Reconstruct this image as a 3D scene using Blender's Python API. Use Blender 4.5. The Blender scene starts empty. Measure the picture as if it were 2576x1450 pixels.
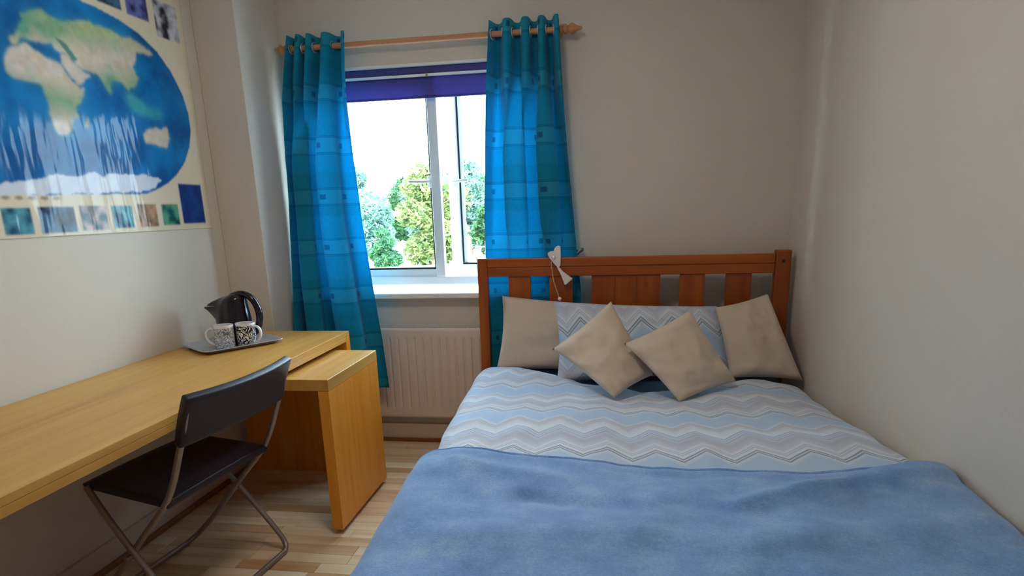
import bpy, bmesh, math, random
import numpy as np
from mathutils import Vector, Matrix, noise
random.seed(7)
C = bpy.context.scene.collection
S = bpy.context.scene
PI = math.pi

# ------------------------------------------------------------------ camera
cam_d = bpy.data.cameras.new('camera'); cam = bpy.data.objects.new('camera', cam_d); C.objects.link(cam)
R_ = Vector((0.98836542, 0.14911914, -0.02995455)); U_ = Vector((-0.00881665, 0.2527817, 0.96748317)); F_ = Vector((-0.15184222, 0.95596281, -0.25115542))
m = Matrix.Identity(4)
for i in range(3): m[i][0] = R_[i]; m[i][1] = U_[i]; m[i][2] = -F_[i]
m[2][3] = 1.29
cam.matrix_world = m
cam_d.sensor_width = 36.0; cam_d.lens = 1577.4 / 2576 * 36; cam_d.shift_y = 210.8 / 2576; cam_d.clip_start = .02; cam_d.clip_end = 500
S.camera = cam

# ------------------------------------------------------------------ world, light, exposure
w = bpy.data.worlds.new('sky'); S.world = w; w.use_nodes = True
bg = w.node_tree.nodes['Background']; bg.inputs[0].default_value = (.64, .86, 1.0, 1); bg.inputs[1].default_value = 6.4
po = bpy.data.lights.new('window_portal', 'AREA'); po.shape = 'RECTANGLE'; po.size = 1.28; po.size_y = 1.1; po.cycles.is_portal = True
poo = bpy.data.objects.new('window_portal', po); C.objects.link(poo); poo.location = (-.93, 3.335, 1.45); poo.rotation_euler = (-PI/2, 0, 0)
sd = bpy.data.lights.new('sun', 'SUN'); sd.energy = 3.5; sd.angle = .05; sd.color = (1, .95, .86)
so = bpy.data.objects.new('sun', sd); C.objects.link(so); so.rotation_euler = (math.radians(48), 0, math.radians(28)); so.location = (0, -5, 20)
vs = S.view_settings; vs.view_transform = 'Standard'; vs.look = 'None'; vs.gamma = 1; vs.use_curve_mapping = False; vs.exposure = 1.78

# ------------------------------------------------------------------ helpers
def lin(c):
    return tuple(((x/255)/12.92 if x/255 <= .04045 else ((x/255+.055)/1.055)**2.4) for x in c) + (1,)
class NT:
    def __init__(s, name):
        s.m = bpy.data.materials.new(name); s.m.use_nodes = True; s.t = s.m.node_tree
        s.b = s.t.nodes['Principled BSDF']; s.out = s.t.nodes['Material Output']
    def n(s, ty, ins=None, **kw):
        q = s.t.nodes.new('ShaderNode' + ty)
        for k, v in kw.items(): setattr(q, k, v)
        for k, v in (ins or {}).items():
            if isinstance(v, bpy.types.NodeSocket): s.t.links.new(v, q.inputs[k])
            else: q.inputs[k].default_value = v
        return q
    def link(s, a, b): s.t.links.new(a, b)
    def set(s, **kw):
        for k, v in kw.items():
            k = k.replace('_', ' ')
            if isinstance(v, bpy.types.NodeSocket): s.t.links.new(v, s.b.inputs[k])
            else: s.b.inputs[k].default_value = v
        return s
    def math(s, op, a, b=0.0, c=None):
        d = {0: a, 1: b}
        if c is not None: d[2] = c
        return s.n('Math', d, operation=op).outputs[0]
    def mix(s, f, a, b):
        q = s.n('Mix', data_type='RGBA')
        for k, v in ((0, f), (6, a), (7, b)):
            if isinstance(v, bpy.types.NodeSocket): s.t.links.new(v, q.inputs[k])
            else: q.inputs[k].default_value = v
        return q.outputs[2]
    def ramp(s, f, stops, interp='LINEAR'):
        q = s.n('ValToRGB', {0: f}); r = q.color_ramp; r.interpolation = interp
        while len(r.elements) < len(stops): r.elements.new(.5)
        for e, (p, c) in zip(r.elements, stops): e.position = p; e.color = c
        return q.outputs[0]
    def obj(s, scale=(1, 1, 1), loc=(0, 0, 0), rot=(0, 0, 0), src='Object'):
        t = s.n('TexCoord'); mp = s.n('Mapping', {'Vector': t.outputs[src], 'Scale': scale, 'Location': loc, 'Rotation': rot}); return mp.outputs[0]
    def bump(s, h, strength=.2, dist=.01):
        b = s.n('Bump', {'Height': h, 'Strength': strength, 'Distance': dist}); s.t.links.new(b.outputs[0], s.b.inputs['Normal']); return s

def plain(name, rgb, rough=.5, metal=0, bump=0, bscale=200, var=.04, spec=.5):
    t = NT(name); co = t.obj()
    nz = t.n('TexNoise', {'Vector': co, 'Scale': 6.0, 'Detail': 4.0}).outputs[0]
    c = lin(rgb); a = tuple(max(0, x*(1-var)) for x in c[:3]) + (1,); b = tuple(min(1, x*(1+var)) for x in c[:3]) + (1,)
    t.set(Base_Color=t.mix(nz, a, b), Roughness=rough, Metallic=metal, Specular_IOR_Level=spec)
    if bump:
        h = t.n('TexNoise', {'Vector': co, 'Scale': float(bscale), 'Detail': 3.0}).outputs[0]; t.bump(h, bump, .004)
    return t.m

def wood(name, dark, mid, light, axis=1, rough=.35, grain=9.0, knots=False, rand=0.0):
    t = NT(name); sc = [grain*4]*3; sc[axis] = grain*.28
    oi = t.n('ObjectInfo')
    add = t.n('VectorMath', {0: t.n('TexCoord').outputs['Object'], 1: t.n('CombineXYZ', {0: t.math('MULTIPLY', oi.outputs['Random'], 7.3), 1: t.math('MULTIPLY', oi.outputs['Random'], 5.1), 2: t.math('MULTIPLY', oi.outputs['Random'], 3.7)}).outputs[0]}, operation='ADD').outputs[0]
    mp = t.n('Mapping', {'Vector': add, 'Scale': sc}).outputs[0]
    n1 = t.n('TexNoise', {'Vector': mp, 'Scale': 1.0, 'Detail': 6.0, 'Distortion': .6}).outputs[0]
    mp2 = t.n('Mapping', {'Vector': add, 'Scale': [s*.16 for s in sc]}).outputs[0]
    n2 = t.n('TexNoise', {'Vector': mp2, 'Scale': 1.0, 'Detail': 2.0, 'Distortion': 1.2}).outputs[0]
    f = t.math('ADD', t.math('MULTIPLY', n1, .45), t.math('MULTIPLY', n2, .55))
    if rand: f = t.math('ADD', f, t.math('MULTIPLY', t.math('SUBTRACT', oi.outputs['Random'], .5), rand))
    col = t.ramp(f, [(.28, lin(dark)), (.5, lin(mid)), (.72, lin(light))])
    if knots:
        sk = [5.0]*3; sk[axis] = 2.6
        vor = t.n('TexVoronoi', {'Vector': t.n('Mapping', {'Vector': add, 'Scale': sk}).outputs[0], 'Scale': 1.0}).outputs['Distance']
        k = t.ramp(vor, [(.0, (1, 1, 1, 1)), (.05, (.9, .9, .9, 1)), (.10, (0, 0, 0, 1))])
        col = t.mix(k, col, lin((70, 30, 10)))
    t.set(Base_Color=col, Roughness=rough, Specular_IOR_Level=.4).bump(n1, .08, .002)
    return t.m

def mesh_obj(name, me, mat, parent=None, smooth=False, local=False):
    if mat and not me.materials: me.materials.append(mat)
    if smooth:
        for p in me.polygons: p.use_smooth = True
    o = bpy.data.objects.new(name, me); C.objects.link(o)
    if parent is not None:
        if not local:
            loc = parent.location if parent.parent is None else parent['_w'] if '_w' in parent else parent.location
            me.transform(Matrix.Translation(-Vector(base_of(parent))))
        o.parent = parent
    return o
def base_of(o):
    v = Vector((0, 0, 0))
    while o is not None: v += o.location; o = o.parent
    return v
def obj(name, bm, mat, parent=None, smooth=False, local=False):
    me = bpy.data.meshes.new(name); bmesh.ops.recalc_face_normals(bm, faces=bm.faces); bm.to_mesh(me); bm.free()
    o = mesh_obj(name, me, mat, parent, False, local)
    if smooth:
        for p in me.polygons: p.use_smooth = True
        try: me.set_sharp_from_angle(angle=math.radians(40))
        except Exception: pass
    return o
def tag(o, label, cat, group=None):
    o['label'] = label; o['category'] = cat
    if group: o['group'] = group
    return o
def thing(name, label, cat, loc=(0, 0, 0), rz=0, group=None):
    o = bpy.data.objects.new(name, None); C.objects.link(o); o.location = loc; o.rotation_euler = (0, 0, rz); o.empty_display_size = .05
    return tag(o, label, cat, group)
def struct(o): o['kind'] = 'structure'; return o
def B(): return bmesh.new()
def box(bm, x0, x1, y0, y1, z0, z1, bev=0.0, seg=2):
    r = bmesh.ops.create_cube(bm, size=1.0); vs_ = r['verts']
    for v in vs_:
        v.co = Vector(((x0+x1)/2 + v.co.x*(x1-x0), (y0+y1)/2 + v.co.y*(y1-y0), (z0+z1)/2 + v.co.z*(z1-z0)))
    if bev:
        es = list({e for v in vs_ for e in v.link_edges}); bmesh.ops.bevel(bm, geom=es, offset=bev, segments=seg, profile=.5, affect='EDGES')
    return bm
def bx(*a, **k): return box(B(), *a, **k)
def tube(bm, pts, r, seg=10, closed=False, cap=True, sx=1.0):
    pts = [Vector(p) for p in pts]; n = len(pts); rings = []; up = None
    for i, p in enumerate(pts):
        a = pts[(i-1) % n] if (closed or i > 0) else p; b = pts[(i+1) % n] if (closed or i < n-1) else p
        t = (b-a).normalized()
        if up is None: up = Vector((0, 0, 1)) if abs(t.z) < .9 else Vector((1, 0, 0))
        s_ = t.cross(up).normalized(); up = s_.cross(t).normalized()
        rr = r[i] if isinstance(r, (list, tuple)) else r
        rings.append([bm.verts.new(p + s_*math.cos(2*PI*k/seg)*rr*sx + up*math.sin(2*PI*k/seg)*rr) for k in range(seg)])
    for i in range(n if closed else n-1):
        A, D_ = rings[i], rings[(i+1) % n]
        for k in range(seg): bm.faces.new((A[k], A[(k+1) % seg], D_[(k+1) % seg], D_[k]))
    if cap and not closed: bm.faces.new(rings[0][::-1]); bm.faces.new(rings[-1])
    return bm
def smooth_path(pts, n=8):
    pts = [Vector(p) for p in pts]; out = []
    for i in range(len(pts)-1):
        p0 = pts[max(i-1, 0)]; p1 = pts[i]; p2 = pts[i+1]; p3 = pts[min(i+2, len(pts)-1)]
        for k in range(n):
            t = k/n; out.append(.5*((2*p1)+(-p0+p2)*t+(2*p0-5*p1+4*p2-p3)*t*t+(-p0+3*p1-3*p2+p3)*t**3))
    out.append(pts[-1]); return out
def lathe(bm, prof, seg=24, M=None, fn=None):
    rings = []
    for r, z in prof:
        ring = []
        for k in range(seg):
            a = 2*PI*k/seg; v = Vector((r*math.cos(a), r*math.sin(a), z))
            if fn: v = fn(v, a, r, z)
            ring.append(bm.verts.new(M @ v if M else v))
        rings.append(ring)
    for A, D_ in zip(rings, rings[1:]):
        for k in range(seg): bm.faces.new((A[k], A[(k+1) % seg], D_[(k+1) % seg], D_[k]))
    bm.faces.new(rings[0][::-1]); bm.faces.new(rings[-1])
    return bm
def gridmesh(name, nu, nv, f, uvf=None):
    vsx = [f(i/(nu-1), j/(nv-1)) for j in range(nv) for i in range(nu)]
    fs = [(j*nu+i, j*nu+i+1, (j+1)*nu+i+1, (j+1)*nu+i) for j in range(nv-1) for i in range(nu-1)]
    me = bpy.data.meshes.new(name); me.from_pydata(vsx, [], fs); me.update()
    if uvf:
        uv = me.uv_layers.new(name='UVMap'); co = [uvf(i/(nu-1), j/(nv-1)) for j in range(nv) for i in range(nu)]
        for l in me.loops: uv.data[l.index].uv = co[l.vertex_index]
    return me
def lerp_tab(tab, x):
    if x <= tab[0][0]: return tab[0][1]
    for (a, b), (c, d) in zip(tab, tab[1:]):
        if x <= c: t = (x-a)/(c-a); return b+(d-b)*t
    return tab[-1][1]
def sm(a, b, x):
    t = max(0, min(1, (x-a)/(b-a))); return t*t*(3-2*t)
def nz(x, y, z=0.0): return noise.noise(Vector((x, y, z)))

# ------------------------------------------------------------------ materials
M = {}
M['wall'] = plain('wall_paint', (220, 212, 202), .85, bump=.25, bscale=260, var=.015, spec=.2)
M['ceil'] = plain('ceiling_paint', (238, 234, 228), .9, var=.01, spec=.2)
M['upvc'] = plain('white_upvc', (244, 246, 250), .28, var=.01)
M['gasket'] = plain('black_gasket', (30, 32, 36), .6)
M['sill'] = plain('sill_gloss_paint', (240, 236, 234), .25, var=.01)
M['skirt'] = plain('skirting_paint', (214, 196, 182), .5, var=.02)
M['oak'] = wood('oak_veneer', (188, 132, 58), (212, 160, 78), (226, 180, 98), 1, .33, 7)
M['oakx'] = wood('oak_veneer_upright', (222, 128, 32), (240, 154, 46), (248, 176, 68), 2, .36, 7)
M['pine'] = wood('orange_pine', (122, 54, 15), (160, 76, 23), (188, 100, 36), 0, .38, 7, knots=True)
M['pinez'] = wood('orange_pine_upright', (122, 54, 15), (156, 74, 23), (184, 98, 36), 2, .38, 7, knots=True)
M['lam'] = wood('laminate_floor', (196, 156, 114), (228, 200, 164), (244, 226, 198), 0, .3, 6, rand=.32)
M['bead'] = wood('brown_beading', (110, 66, 34), (140, 88, 48), (160, 104, 60), 0, .45, 8)
M['polewood'] = wood('curtain_pole_wood', (172, 112, 72), (200, 142, 100), (216, 162, 122), 0, .4, 10)
M['rad'] = plain('radiator_enamel', (232, 214, 204), .4, var=.01)
M['chrome'] = plain('chrome', (235, 235, 238), .3, .7)
M['steel'] = plain('chair_grey_steel', (158, 148, 144), .38, .6)
M['chairplastic'] = plain('chair_navy_black_plastic', (38, 32, 48), .42, bump=.15, bscale=500)
M['kettle'] = plain('kettle_black_plastic', (26, 18, 30), .16)
M['tray'] = plain('tray_grey_metal', (186, 194, 208), .22, .15)
M['white'] = plain('white_glaze', (238, 238, 238), .15)
M['ornament'] = plain('ornament_painted_wood', (236, 226, 220), .6)
M['string'] = plain('jute_string', (222, 176, 128), .8)
M['hook'] = plain('hook_dull_metal', (110, 112, 108), .4, .7)
M['sheet'] = plain('navy_sheet', (44, 84, 112), .85)
M['cream'] = None
def cloth(name, rgb, bscale=700, b=.25, var=.05, sheen=.3):
    t = NT(name); co = t.obj()
    n1 = t.n('TexNoise', {'Vector': co, 'Scale': 5.0, 'Detail': 3.0}).outputs[0]
    c = lin(rgb); a = tuple(x*(1-var) for x in c[:3])+(1,); bb = tuple(min(1, x*(1+var)) for x in c[:3])+(1,)
    t.set(Base_Color=t.mix(n1, a, bb), Roughness=.9, Specular_IOR_Level=.15, Sheen_Weight=sheen, Sheen_Roughness=.4)
    h = t.n('TexNoise', {'Vector': co, 'Scale': float(bscale), 'Detail': 2.0}).outputs[0]; t.bump(h, b, .003)
    return t.m
M['cream'] = cloth('cream_cotton', (212, 194, 178))
def fleece():
    t = NT('blue_fleece'); co = t.obj()
    n1 = t.n('TexNoise', {'Vector': co, 'Scale': 9.0, 'Detail': 6.0, 'Roughness': .65}).outputs[0]
    n2 = t.n('TexNoise', {'Vector': co, 'Scale': 170.0, 'Detail': 4.0, 'Roughness': .7}).outputs[0]
    f = t.math('ADD', t.math('MULTIPLY', n1, .6), t.math('MULTIPLY', n2, .4))
    t.set(Base_Color=t.ramp(f, [(.3, lin((92, 136, 206))), (.52, lin((128, 174, 236))), (.72, lin((176, 210, 250)))]), Roughness=.95, Specular_IOR_Level=.1, Sheen_Weight=.5, Sheen_Roughness=.5)
    t.bump(t.math('ADD', n2, t.math('MULTIPLY', n1, 2.0)), .45, .006)
    return t.m
M['fleece'] = fleece()
def chevron(name):
    t = NT(name); uv = t.n('UVMap', uv_map='UVMap').outputs[0]
    sp = t.n('SeparateXYZ', {0: uv}); u, v = sp.outputs[0], sp.outputs[1]
    wob = t.n('TexNoise', {'Vector': uv, 'Scale': 5.0, 'Detail': 1.0}).outputs[0]
    tri = t.math('PINGPONG', u, .0735)                                  # zigzag
    q = t.math('ADD', t.math('ADD', v, t.math('MULTIPLY', tri, 1.0)), t.math('MULTIPLY', wob, .012))
    f = t.math('FRACT', t.math('DIVIDE', q, .43))
    blue = lin((176, 206, 240)); pale = lin((216, 230, 246)); grey = lin((180, 190, 212)); dk = lin((92, 118, 160)); pk = lin((206, 210, 226)); wh = lin((228, 238, 250)); md = lin((144, 174, 216))
    st = [(0, blue), (.14, blue), (.20, pale), (.215, dk), (.235, wh), (.25, dk), (.27, wh), (.30, pale), (.315, grey), (.33, wh), (.345, grey), (.36, wh), (.40, pk), (.50, grey), (.56, pk), (.58, md), (.595, wh), (.615, md), (.63, wh), (.65, md), (.67, wh), (.74, pale), (.80, pk), (.815, grey), (.83, pk), (.86, grey), (.875, pale), (.92, blue)]
    col = t.ramp(f, st[:28])
    n1 = t.n('TexNoise', {'Vector': uv, 'Scale': 24.0, 'Detail': 4.0}).outputs[0]
    col2 = t.mix(t.math('MULTIPLY', n1, .35), col, lin((198, 208, 226)))
    t.set(Base_Color=col2, Roughness=.9, Specular_IOR_Level=.15, Sheen_Weight=.2)
    bwn = t.n('RGBToBW', {0: col}).outputs[0]
    t.bump(t.math('ADD', t.math('MULTIPLY', bwn, .6), t.math('MULTIPLY', n1, .7)), .35, .006)
    return t.m
M['chev'] = chevron('chevron_cotton')
def curtain_mat():
    t = NT('teal_curtain'); uv = t.n('UVMap', uv_map='UVMap').outputs[0]
    sp = t.n('SeparateXYZ', {0: uv}); u, v = sp.outputs[0], sp.outputs[1]
    f = t.math('FRACT', t.math('DIVIDE', t.math('ADD', v, .15), .25))           # v metres down from the top
    band = t.math('COMPARE', f, .70, .14)
    line = t.math('ADD', t.math('ADD', t.math('COMPARE', f, .555, .008), t.math('COMPARE', f, .845, .008)), t.math('ADD', t.math('COMPARE', f, .525, .006), t.math('COMPARE', f, .875, .006)))
    fu = t.math('FRACT', t.math('DIVIDE', u, .12))
    sq = t.math('MULTIPLY', t.math('COMPARE', fu, .5, .09), t.math('COMPARE', f, .70, .05))
    broad = t.math('COMPARE', t.math('FRACT', t.math('DIVIDE', v, .536)), .42, .2)
    nn = t.n('TexNoise', {'Vector': t.n('Mapping', {'Vector': uv, 'Scale': (160., 40., 1.)}).outputs[0], 'Scale': 1.0, 'Detail': 3.0}).outputs[0]
    c0 = t.mix(nn, lin((0, 140, 176)), lin((26, 176, 208)))
    c1 = t.mix(t.math('MULTIPLY', broad, .45), c0, lin((0, 140, 164)))
    c2 = t.mix(t.math('MULTIPLY', band, .2), c1, lin((84, 200, 222)))
    c3 = t.mix(t.math('MINIMUM', t.math('ADD', t.math('MULTIPLY', line, .6), t.math('MULTIPLY', sq, .75)), 1.0), c2, lin((0, 78, 116)))
    t.set(Base_Color=c3, Roughness=.8, Specular_IOR_Level=.2, Sheen_Weight=.15)
    tr = t.n('BsdfTranslucent', {'Color': t.mix(.5, c3, lin((40, 186, 230)))}); mx = t.n('MixShader', {0: .4, 1: t.b.outputs[0], 2: tr.outputs[0]}); t.link(mx.outputs[0], t.out.inputs[0])
    t.bump(nn, .2, .002)
    return t.m
M['curtain'] = curtain_mat()
def blind_mat():
    t = NT('purple_blind'); co = t.obj((60, 60, 400))
    nn = t.n('TexNoise', {'Vector': co, 'Scale': 1.0, 'Detail': 2.0}).outputs[0]
    c = t.mix(nn, lin((88, 84, 146)), lin((108, 104, 168))); t.set(Base_Color=c, Roughness=.7)
    tr = t.n('BsdfTranslucent', {'Color': c}); mx = t.n('MixShader', {0: .5, 1: t.b.outputs[0], 2: tr.outputs[0]}); t.link(mx.outputs[0], t.out.inputs[0])
    return t.m
M['blind'] = blind_mat()
def glass_mat():
    t = NT('window_glass'); t.t.nodes.remove(t.b)
    tr = t.n('BsdfTransparent', {'Color': (.97, .985, .98, 1)}); gl = t.n('BsdfGlossy', {'Roughness': .01})
    fr = t.n('Fresnel', {'IOR': 1.45}); mx = t.n('MixShader', {0: t.math('MULTIPLY', fr.outputs[0], .6), 1: tr.outputs[0], 2: gl.outputs[0]}); t.link(mx.outputs[0], t.out.inputs[0])
    return t.m
M['glass'] = glass_mat()
def mug_mat(name, ink, scale, thr):
    t = NT(name); co = t.obj((scale, scale, scale))
    nn = t.n('TexNoise', {'Vector': co, 'Scale': 1.0, 'Detail': 1.0, 'Distortion': 2.6}).outputs[0]
    f = t.math('COMPARE', t.math('FRACT', t.math('MULTIPLY', nn, 5.0)), .5, thr)
    z = t.n('SeparateXYZ', {0: t.n('TexCoord').outputs['Object']}).outputs[2]
    g = t.math('MULTIPLY', f, t.math('LESS_THAN', z, .091))
    t.set(Base_Color=t.mix(g, lin((236, 236, 240)), lin(ink)), Roughness=.15); return t.m
M['mug_a'] = mug_mat('mug_grey_blue_print', (112, 130, 152), 34, .24)
M['mug_b'] = mug_mat('mug_navy_swirl_print', (30, 24, 48), 20, .30)
def leaf_mat(name, a, b):
    t = NT(name); co = t.obj(); nn = t.n('TexNoise', {'Vector': co, 'Scale': 1.3, 'Detail': 5.0}).outputs[0]
    c = t.ramp(nn, [(.35, lin(a)), (.65, lin(b))]); t.set(Base_Color=c, Roughness=.6)
    tr = t.n('BsdfTranslucent', {'Color': c}); mx = t.n('MixShader', {0: .4, 1: t.b.outputs[0], 2: tr.outputs[0]}); t.link(mx.outputs[0], t.out.inputs[0])
    return t.m
M['leaf_y'] = leaf_mat('leaf_yellow_green', (62, 84, 40), (122, 132, 76))
M['leaf_b'] = leaf_mat('leaf_blue_green', (58, 94, 82), (112, 146, 130))
M['leaf_d'] = leaf_mat('leaf_deep_green', (20, 60, 32), (56, 98, 52))
M['bark'] = plain('bark', (96, 78, 62), .9, bump=.5, bscale=20)
M['ground'] = plain('pale_paving', (226, 222, 214), .9, var=.05)
M['grass'] = plain('grass_strip', (120, 160, 90), .9, var=.2)
M['render'] = plain('pale_render', (226, 220, 214), .9)
M['poly'] = plain('grey_timber', (120, 122, 118), .8)

# ------------------------------------------------------------------ room shell
XL, XR, D, YF, H = -1.90, .8735, 3.324, -.75, 2.40
WX0, WX1, WZ0, WZ1 = -1.57, -.29, .865, 2.013         # window opening
OUT = D + .20
bm = B()
box(bm, XL-.2, WX0, D, OUT, -.1, H); box(bm, WX1, XR+.2, D, OUT, -.1, H)
box(bm, WX0, WX1, D, OUT, -.1, WZ0-.03); box(bm, WX0, WX1, D, OUT, WZ1, H)
struct(obj('wall_back', bm, M['wall']))
struct(obj('wall_left', bx(XL-.2, XL, YF-.2, D, -.1, H), M['wall']))
struct(obj('wall_right', bx(XR, XR+.2, YF-.2, D, -.1, H), M['wall']))
struct(obj('wall_front', bx(XL, XR, YF-.2, YF, -.1, H), M['wall']))
struct(obj('ceiling', bx(XL-.2, XR+.2, YF-.2, OUT, H, H+.15), M['ceil']))
struct(obj('wall_boxing', bx(XL, -1.687, 2.932, D, 0, H, .004), M['wall']))
fl = struct(obj('floor', bx(XL-.2, XR+.2, YF-.2, OUT, -.1, -.008), M['lam']))
# laminate strips: each visible strip is a piece
PW = .0655
variants = {}
def strip_mesh(L):
    k = round(L, 2)
    if k not in variants:
        b = bx(-k/2+.0006, k/2-.0006, -PW/2+.0005, PW/2-.0005, -.008, 0, .0009, 1); me = bpy.data.meshes.new('plank'); bm_ = b
        bmesh.ops.recalc_face_normals(bm_, faces=bm_.faces); bm_.to_mesh(me); bm_.free(); me.materials.append(M['lam']); variants[k] = me
    return variants[k], k
rest = B()
row = 0; y = YF
rnd = random.Random(3)
while y < D-.001:
    x = XL - rnd.choice([0, .1, .2, .3, .35])
    while x < XR:
        L = rnd.choice([.32, .40, .48])
        x0 = max(x, XL); x1 = min(x+L, XR)
        if x1-x0 > .03:
            yc = y+PW/2
            if x0 < -.60 and yc > 1.25 and yc+PW/2 <= D:
                me, k = strip_mesh(x1-x0); o = bpy.data.objects.new('plank', me); C.objects.link(o); o.parent = fl; o.location = ((x0+x1)/2, yc, 0)
            else: box(rest, x0+.0006, x1-.0006, y+.0005, min(y+PW, D)-.0005, -.008, 0)
        x += L
    y += PW; row += 1
ro = obj('plank_field', rest, M['lam'], fl); ro['kind'] = 'stuff'
bb = struct(obj('baseboard_back', bx(-1.687, XR, D-.016, D, .0, .105, .003), M['skirt']))
obj('beading', bx(-1.687, XR, D-.034, D-.016, .0, .022, .006), M['bead'], bb)
bl = struct(obj('baseboard_left', bx(XL, XL+.016, YF, 2.932, .0, .10, .003), M['skirt']))
obj('beading', bx(XL+.016, XL+.036, YF, 2.932, .0, .024, .006), M['bead'], bl)
struct(obj('baseboard_right', bx(XR-.016, XR, YF, D-.034, .0, .10, .003), M['skirt']))

# ------------------------------------------------------------------ window
WY0, WY1 = 3.395, 3.455
win = struct(bpy.data.objects.new('window_1', None)); C.objects.link(win); win.location = (-.92, WY0, WZ0)
bm = B()
FW = .05
box(bm, WX0, WX0+FW, WY0, WY1, WZ0+.03, WZ1, .004); box(bm, WX1-FW, WX1, WY0, WY1, WZ0+.03, WZ1, .004)
box(bm, WX0+FW, WX1-FW, WY0, WY1, WZ0+.03, WZ0+.075, .004); box(bm, WX0+FW, WX1-FW, WY0, WY1, WZ1-.06, WZ1, .004)
obj('frame', bm, M['upvc'], win)
obj('mullion', bx(-.945, -.893, WY0-.004, WY0+.011, WZ0+.075, WZ1-.06, .005), M['upvc'], win)
def sash(name, x0, x1, y0, y1, z0, z1, ang, hinge_x, handle_x, hdir, fw=.045):
    s = bpy.data.objects.new(name, None)
    bm = B()
    box(bm, x0, x0+fw, y0, y1, z0, z1, .005); box(bm, x1-fw, x1, y0, y1, z0, z1, .005)
    box(bm, x0+fw, x1-fw, y0, y1, z0, z0+fw, .005); box(bm, x0+fw, x1-fw, y0, y1, z1-fw, z1, .005)
    T = Matrix.Translation((hinge_x, y1, 0)) @ Matrix.Rotation(ang, 4, 'Z') @ Matrix.Translation((-hinge_x, -y1, 0))
    bmesh.ops.transform(bm, matrix=T, verts=bm.verts); fr = obj(name, bm, M['upvc'], win)
    bm = bx(x0+fw-.006, x1-fw+.006, (y0+y1)/2-.009, (y0+y1)/2+.009, z0+fw-.006, z1-fw+.006); bmesh.ops.transform(bm, matrix=T, verts=bm.verts); obj('pane', bm, M['glass'], fr)
    bm = B(); g = .010
    for (a, b_, c, d) in ((x0+fw, x0+fw+g, z0+fw, z1-fw), (x1-fw-g, x1-fw, z0+fw, z1-fw), (x0+fw, x1-fw, z0+fw, z0+fw+g), (x0+fw, x1-fw, z1-fw-g, z1-fw)):
        box(bm, a, b_, y0+.006, y1-.004, c, d)
    bmesh.ops.transform(bm, matrix=T, verts=bm.verts); obj('gasket', bm, M['gasket'], fr)
    bm = B(); zc = 1.445
    box(bm, handle_x-.012, handle_x+.012, y0-.012, y0, zc-.03, zc+.03, .004); tube(bm, smooth_path([(handle_x, y0-.008, zc), (handle_x, y0-.035, zc), (handle_x+hdir*.03, y0-.042, zc), (handle_x+hdir*.105, y0-.042, zc+.003)], 5), .008, 8)
    bmesh.ops.transform(bm, matrix=T, verts=bm.verts); obj('handle', bm, M['upvc'], fr, True)
    return fr
sash('sash', WX0+.035, -.901, WY0+.0125, WY1+.004, WZ0+.07, WZ1-.05, 0, WX0+.035, -.953, -1)
sash('sash', -.872, WX1-.035, WY0+.0125, WY1+.016, WZ0+.07, WZ1-.05, math.radians(-9), WX1-.035, -.846, 1, .062)
struct(obj('trim_1', bx(WX0-.04, WX1+.04, 3.265, WY0, WZ0-.03, WZ0, .006), M['sill']))
struct(obj('trim_2', bx(WX0, WX1, D-.004, D+.03, WZ1-.012, WZ1, .001), M['sill']))

# roller blind
rb = thing('roller_blind', 'purple roller blind half wound above the window panes', 'blind', (-.92, 3.36, 1.99))
obj('cassette', bx(WX0+.01, WX1-.01, 3.345, 3.392, 1.968, 2.004, .006), M['blind'], rb)
obj('rail', bx(WX0+.01, WX1-.01, 3.343, 3.352, 1.954, 1.966, .002), M['upvc'], rb)
obj('rail_joint', bx(-.926, -.914, 3.341, 3.3435, 1.951, 1.968, .001), M['steel'], rb)
me = gridmesh('fabric', 40, 8, lambda u, v: (WX0+.012+u*(WX1-WX0-.024), 3.362+.004*math.sin(v*3)+.001*nz(u*8, v*3), 1.955-v*.098)); fo = mesh_obj('fabric', me, M['blind'], rb, True); sdm = fo.modifiers.new('s', 'SOLIDIFY'); sdm.thickness = .0012
obj('bottom_bar', bx(WX0+.012, WX1-.012, 3.356, 3.368, 1.853, 1.862, .003), M['blind'], rb)

# ------------------------------------------------------------------ curtain pole and curtains
RY, RZ = 3.25, 2.099
cp = thing('curtain_pole', 'turned wooden curtain pole with pointed finials above the window', 'curtain pole', (-.93, RY, RZ))
bm = B(); tube(bm, [(-1.60, RY, RZ), (-.235, RY, RZ)], .0135, 16); obj('pole', bm, M['polewood'], cp, True)
fp = [(.010, 0), (.017, .004), (.017, .010), (.011, .014), (.019, .020), (.022, .027), (.019, .034), (.013, .039), (.018, .045), (.025, .055), (.022, .066), (.013, .080), (.008, .092), (.009, .098), (.006, .104), (.001, .106)]
for s, x, k in ((-1, -1.594, .78), (1, -.240, 1.0)):
    bm = B(); lathe(bm, [(a*min(1, k*1.15), b_*k) for a, b_ in fp], 20, Matrix.Translation((x, RY, RZ)) @ Matrix.Rotation(s*PI/2, 4, 'Y')); obj('finial', bm, M['polewood'], cp, True)
for x in (-1.58, -.255):
    bm = B(); tube(bm, [(x, RY, RZ-.002), (x, D-.008, RZ-.002)], .011, 10); lathe(bm, [(.026, 0), (.026, .006), (.018, .012)], 16, Matrix.Translation((x, D, RZ-.002)) @ Matrix.Rotation(PI/2, 4, 'X')); tube(bm, [(x, RY+.0155*math.cos(a), RZ+.0155*math.sin(a)) for a in [2*PI*k/14 for k in range(14)]], .004, 6, closed=True); obj('bracket', bm, M['polewood'], cp, True)

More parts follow.
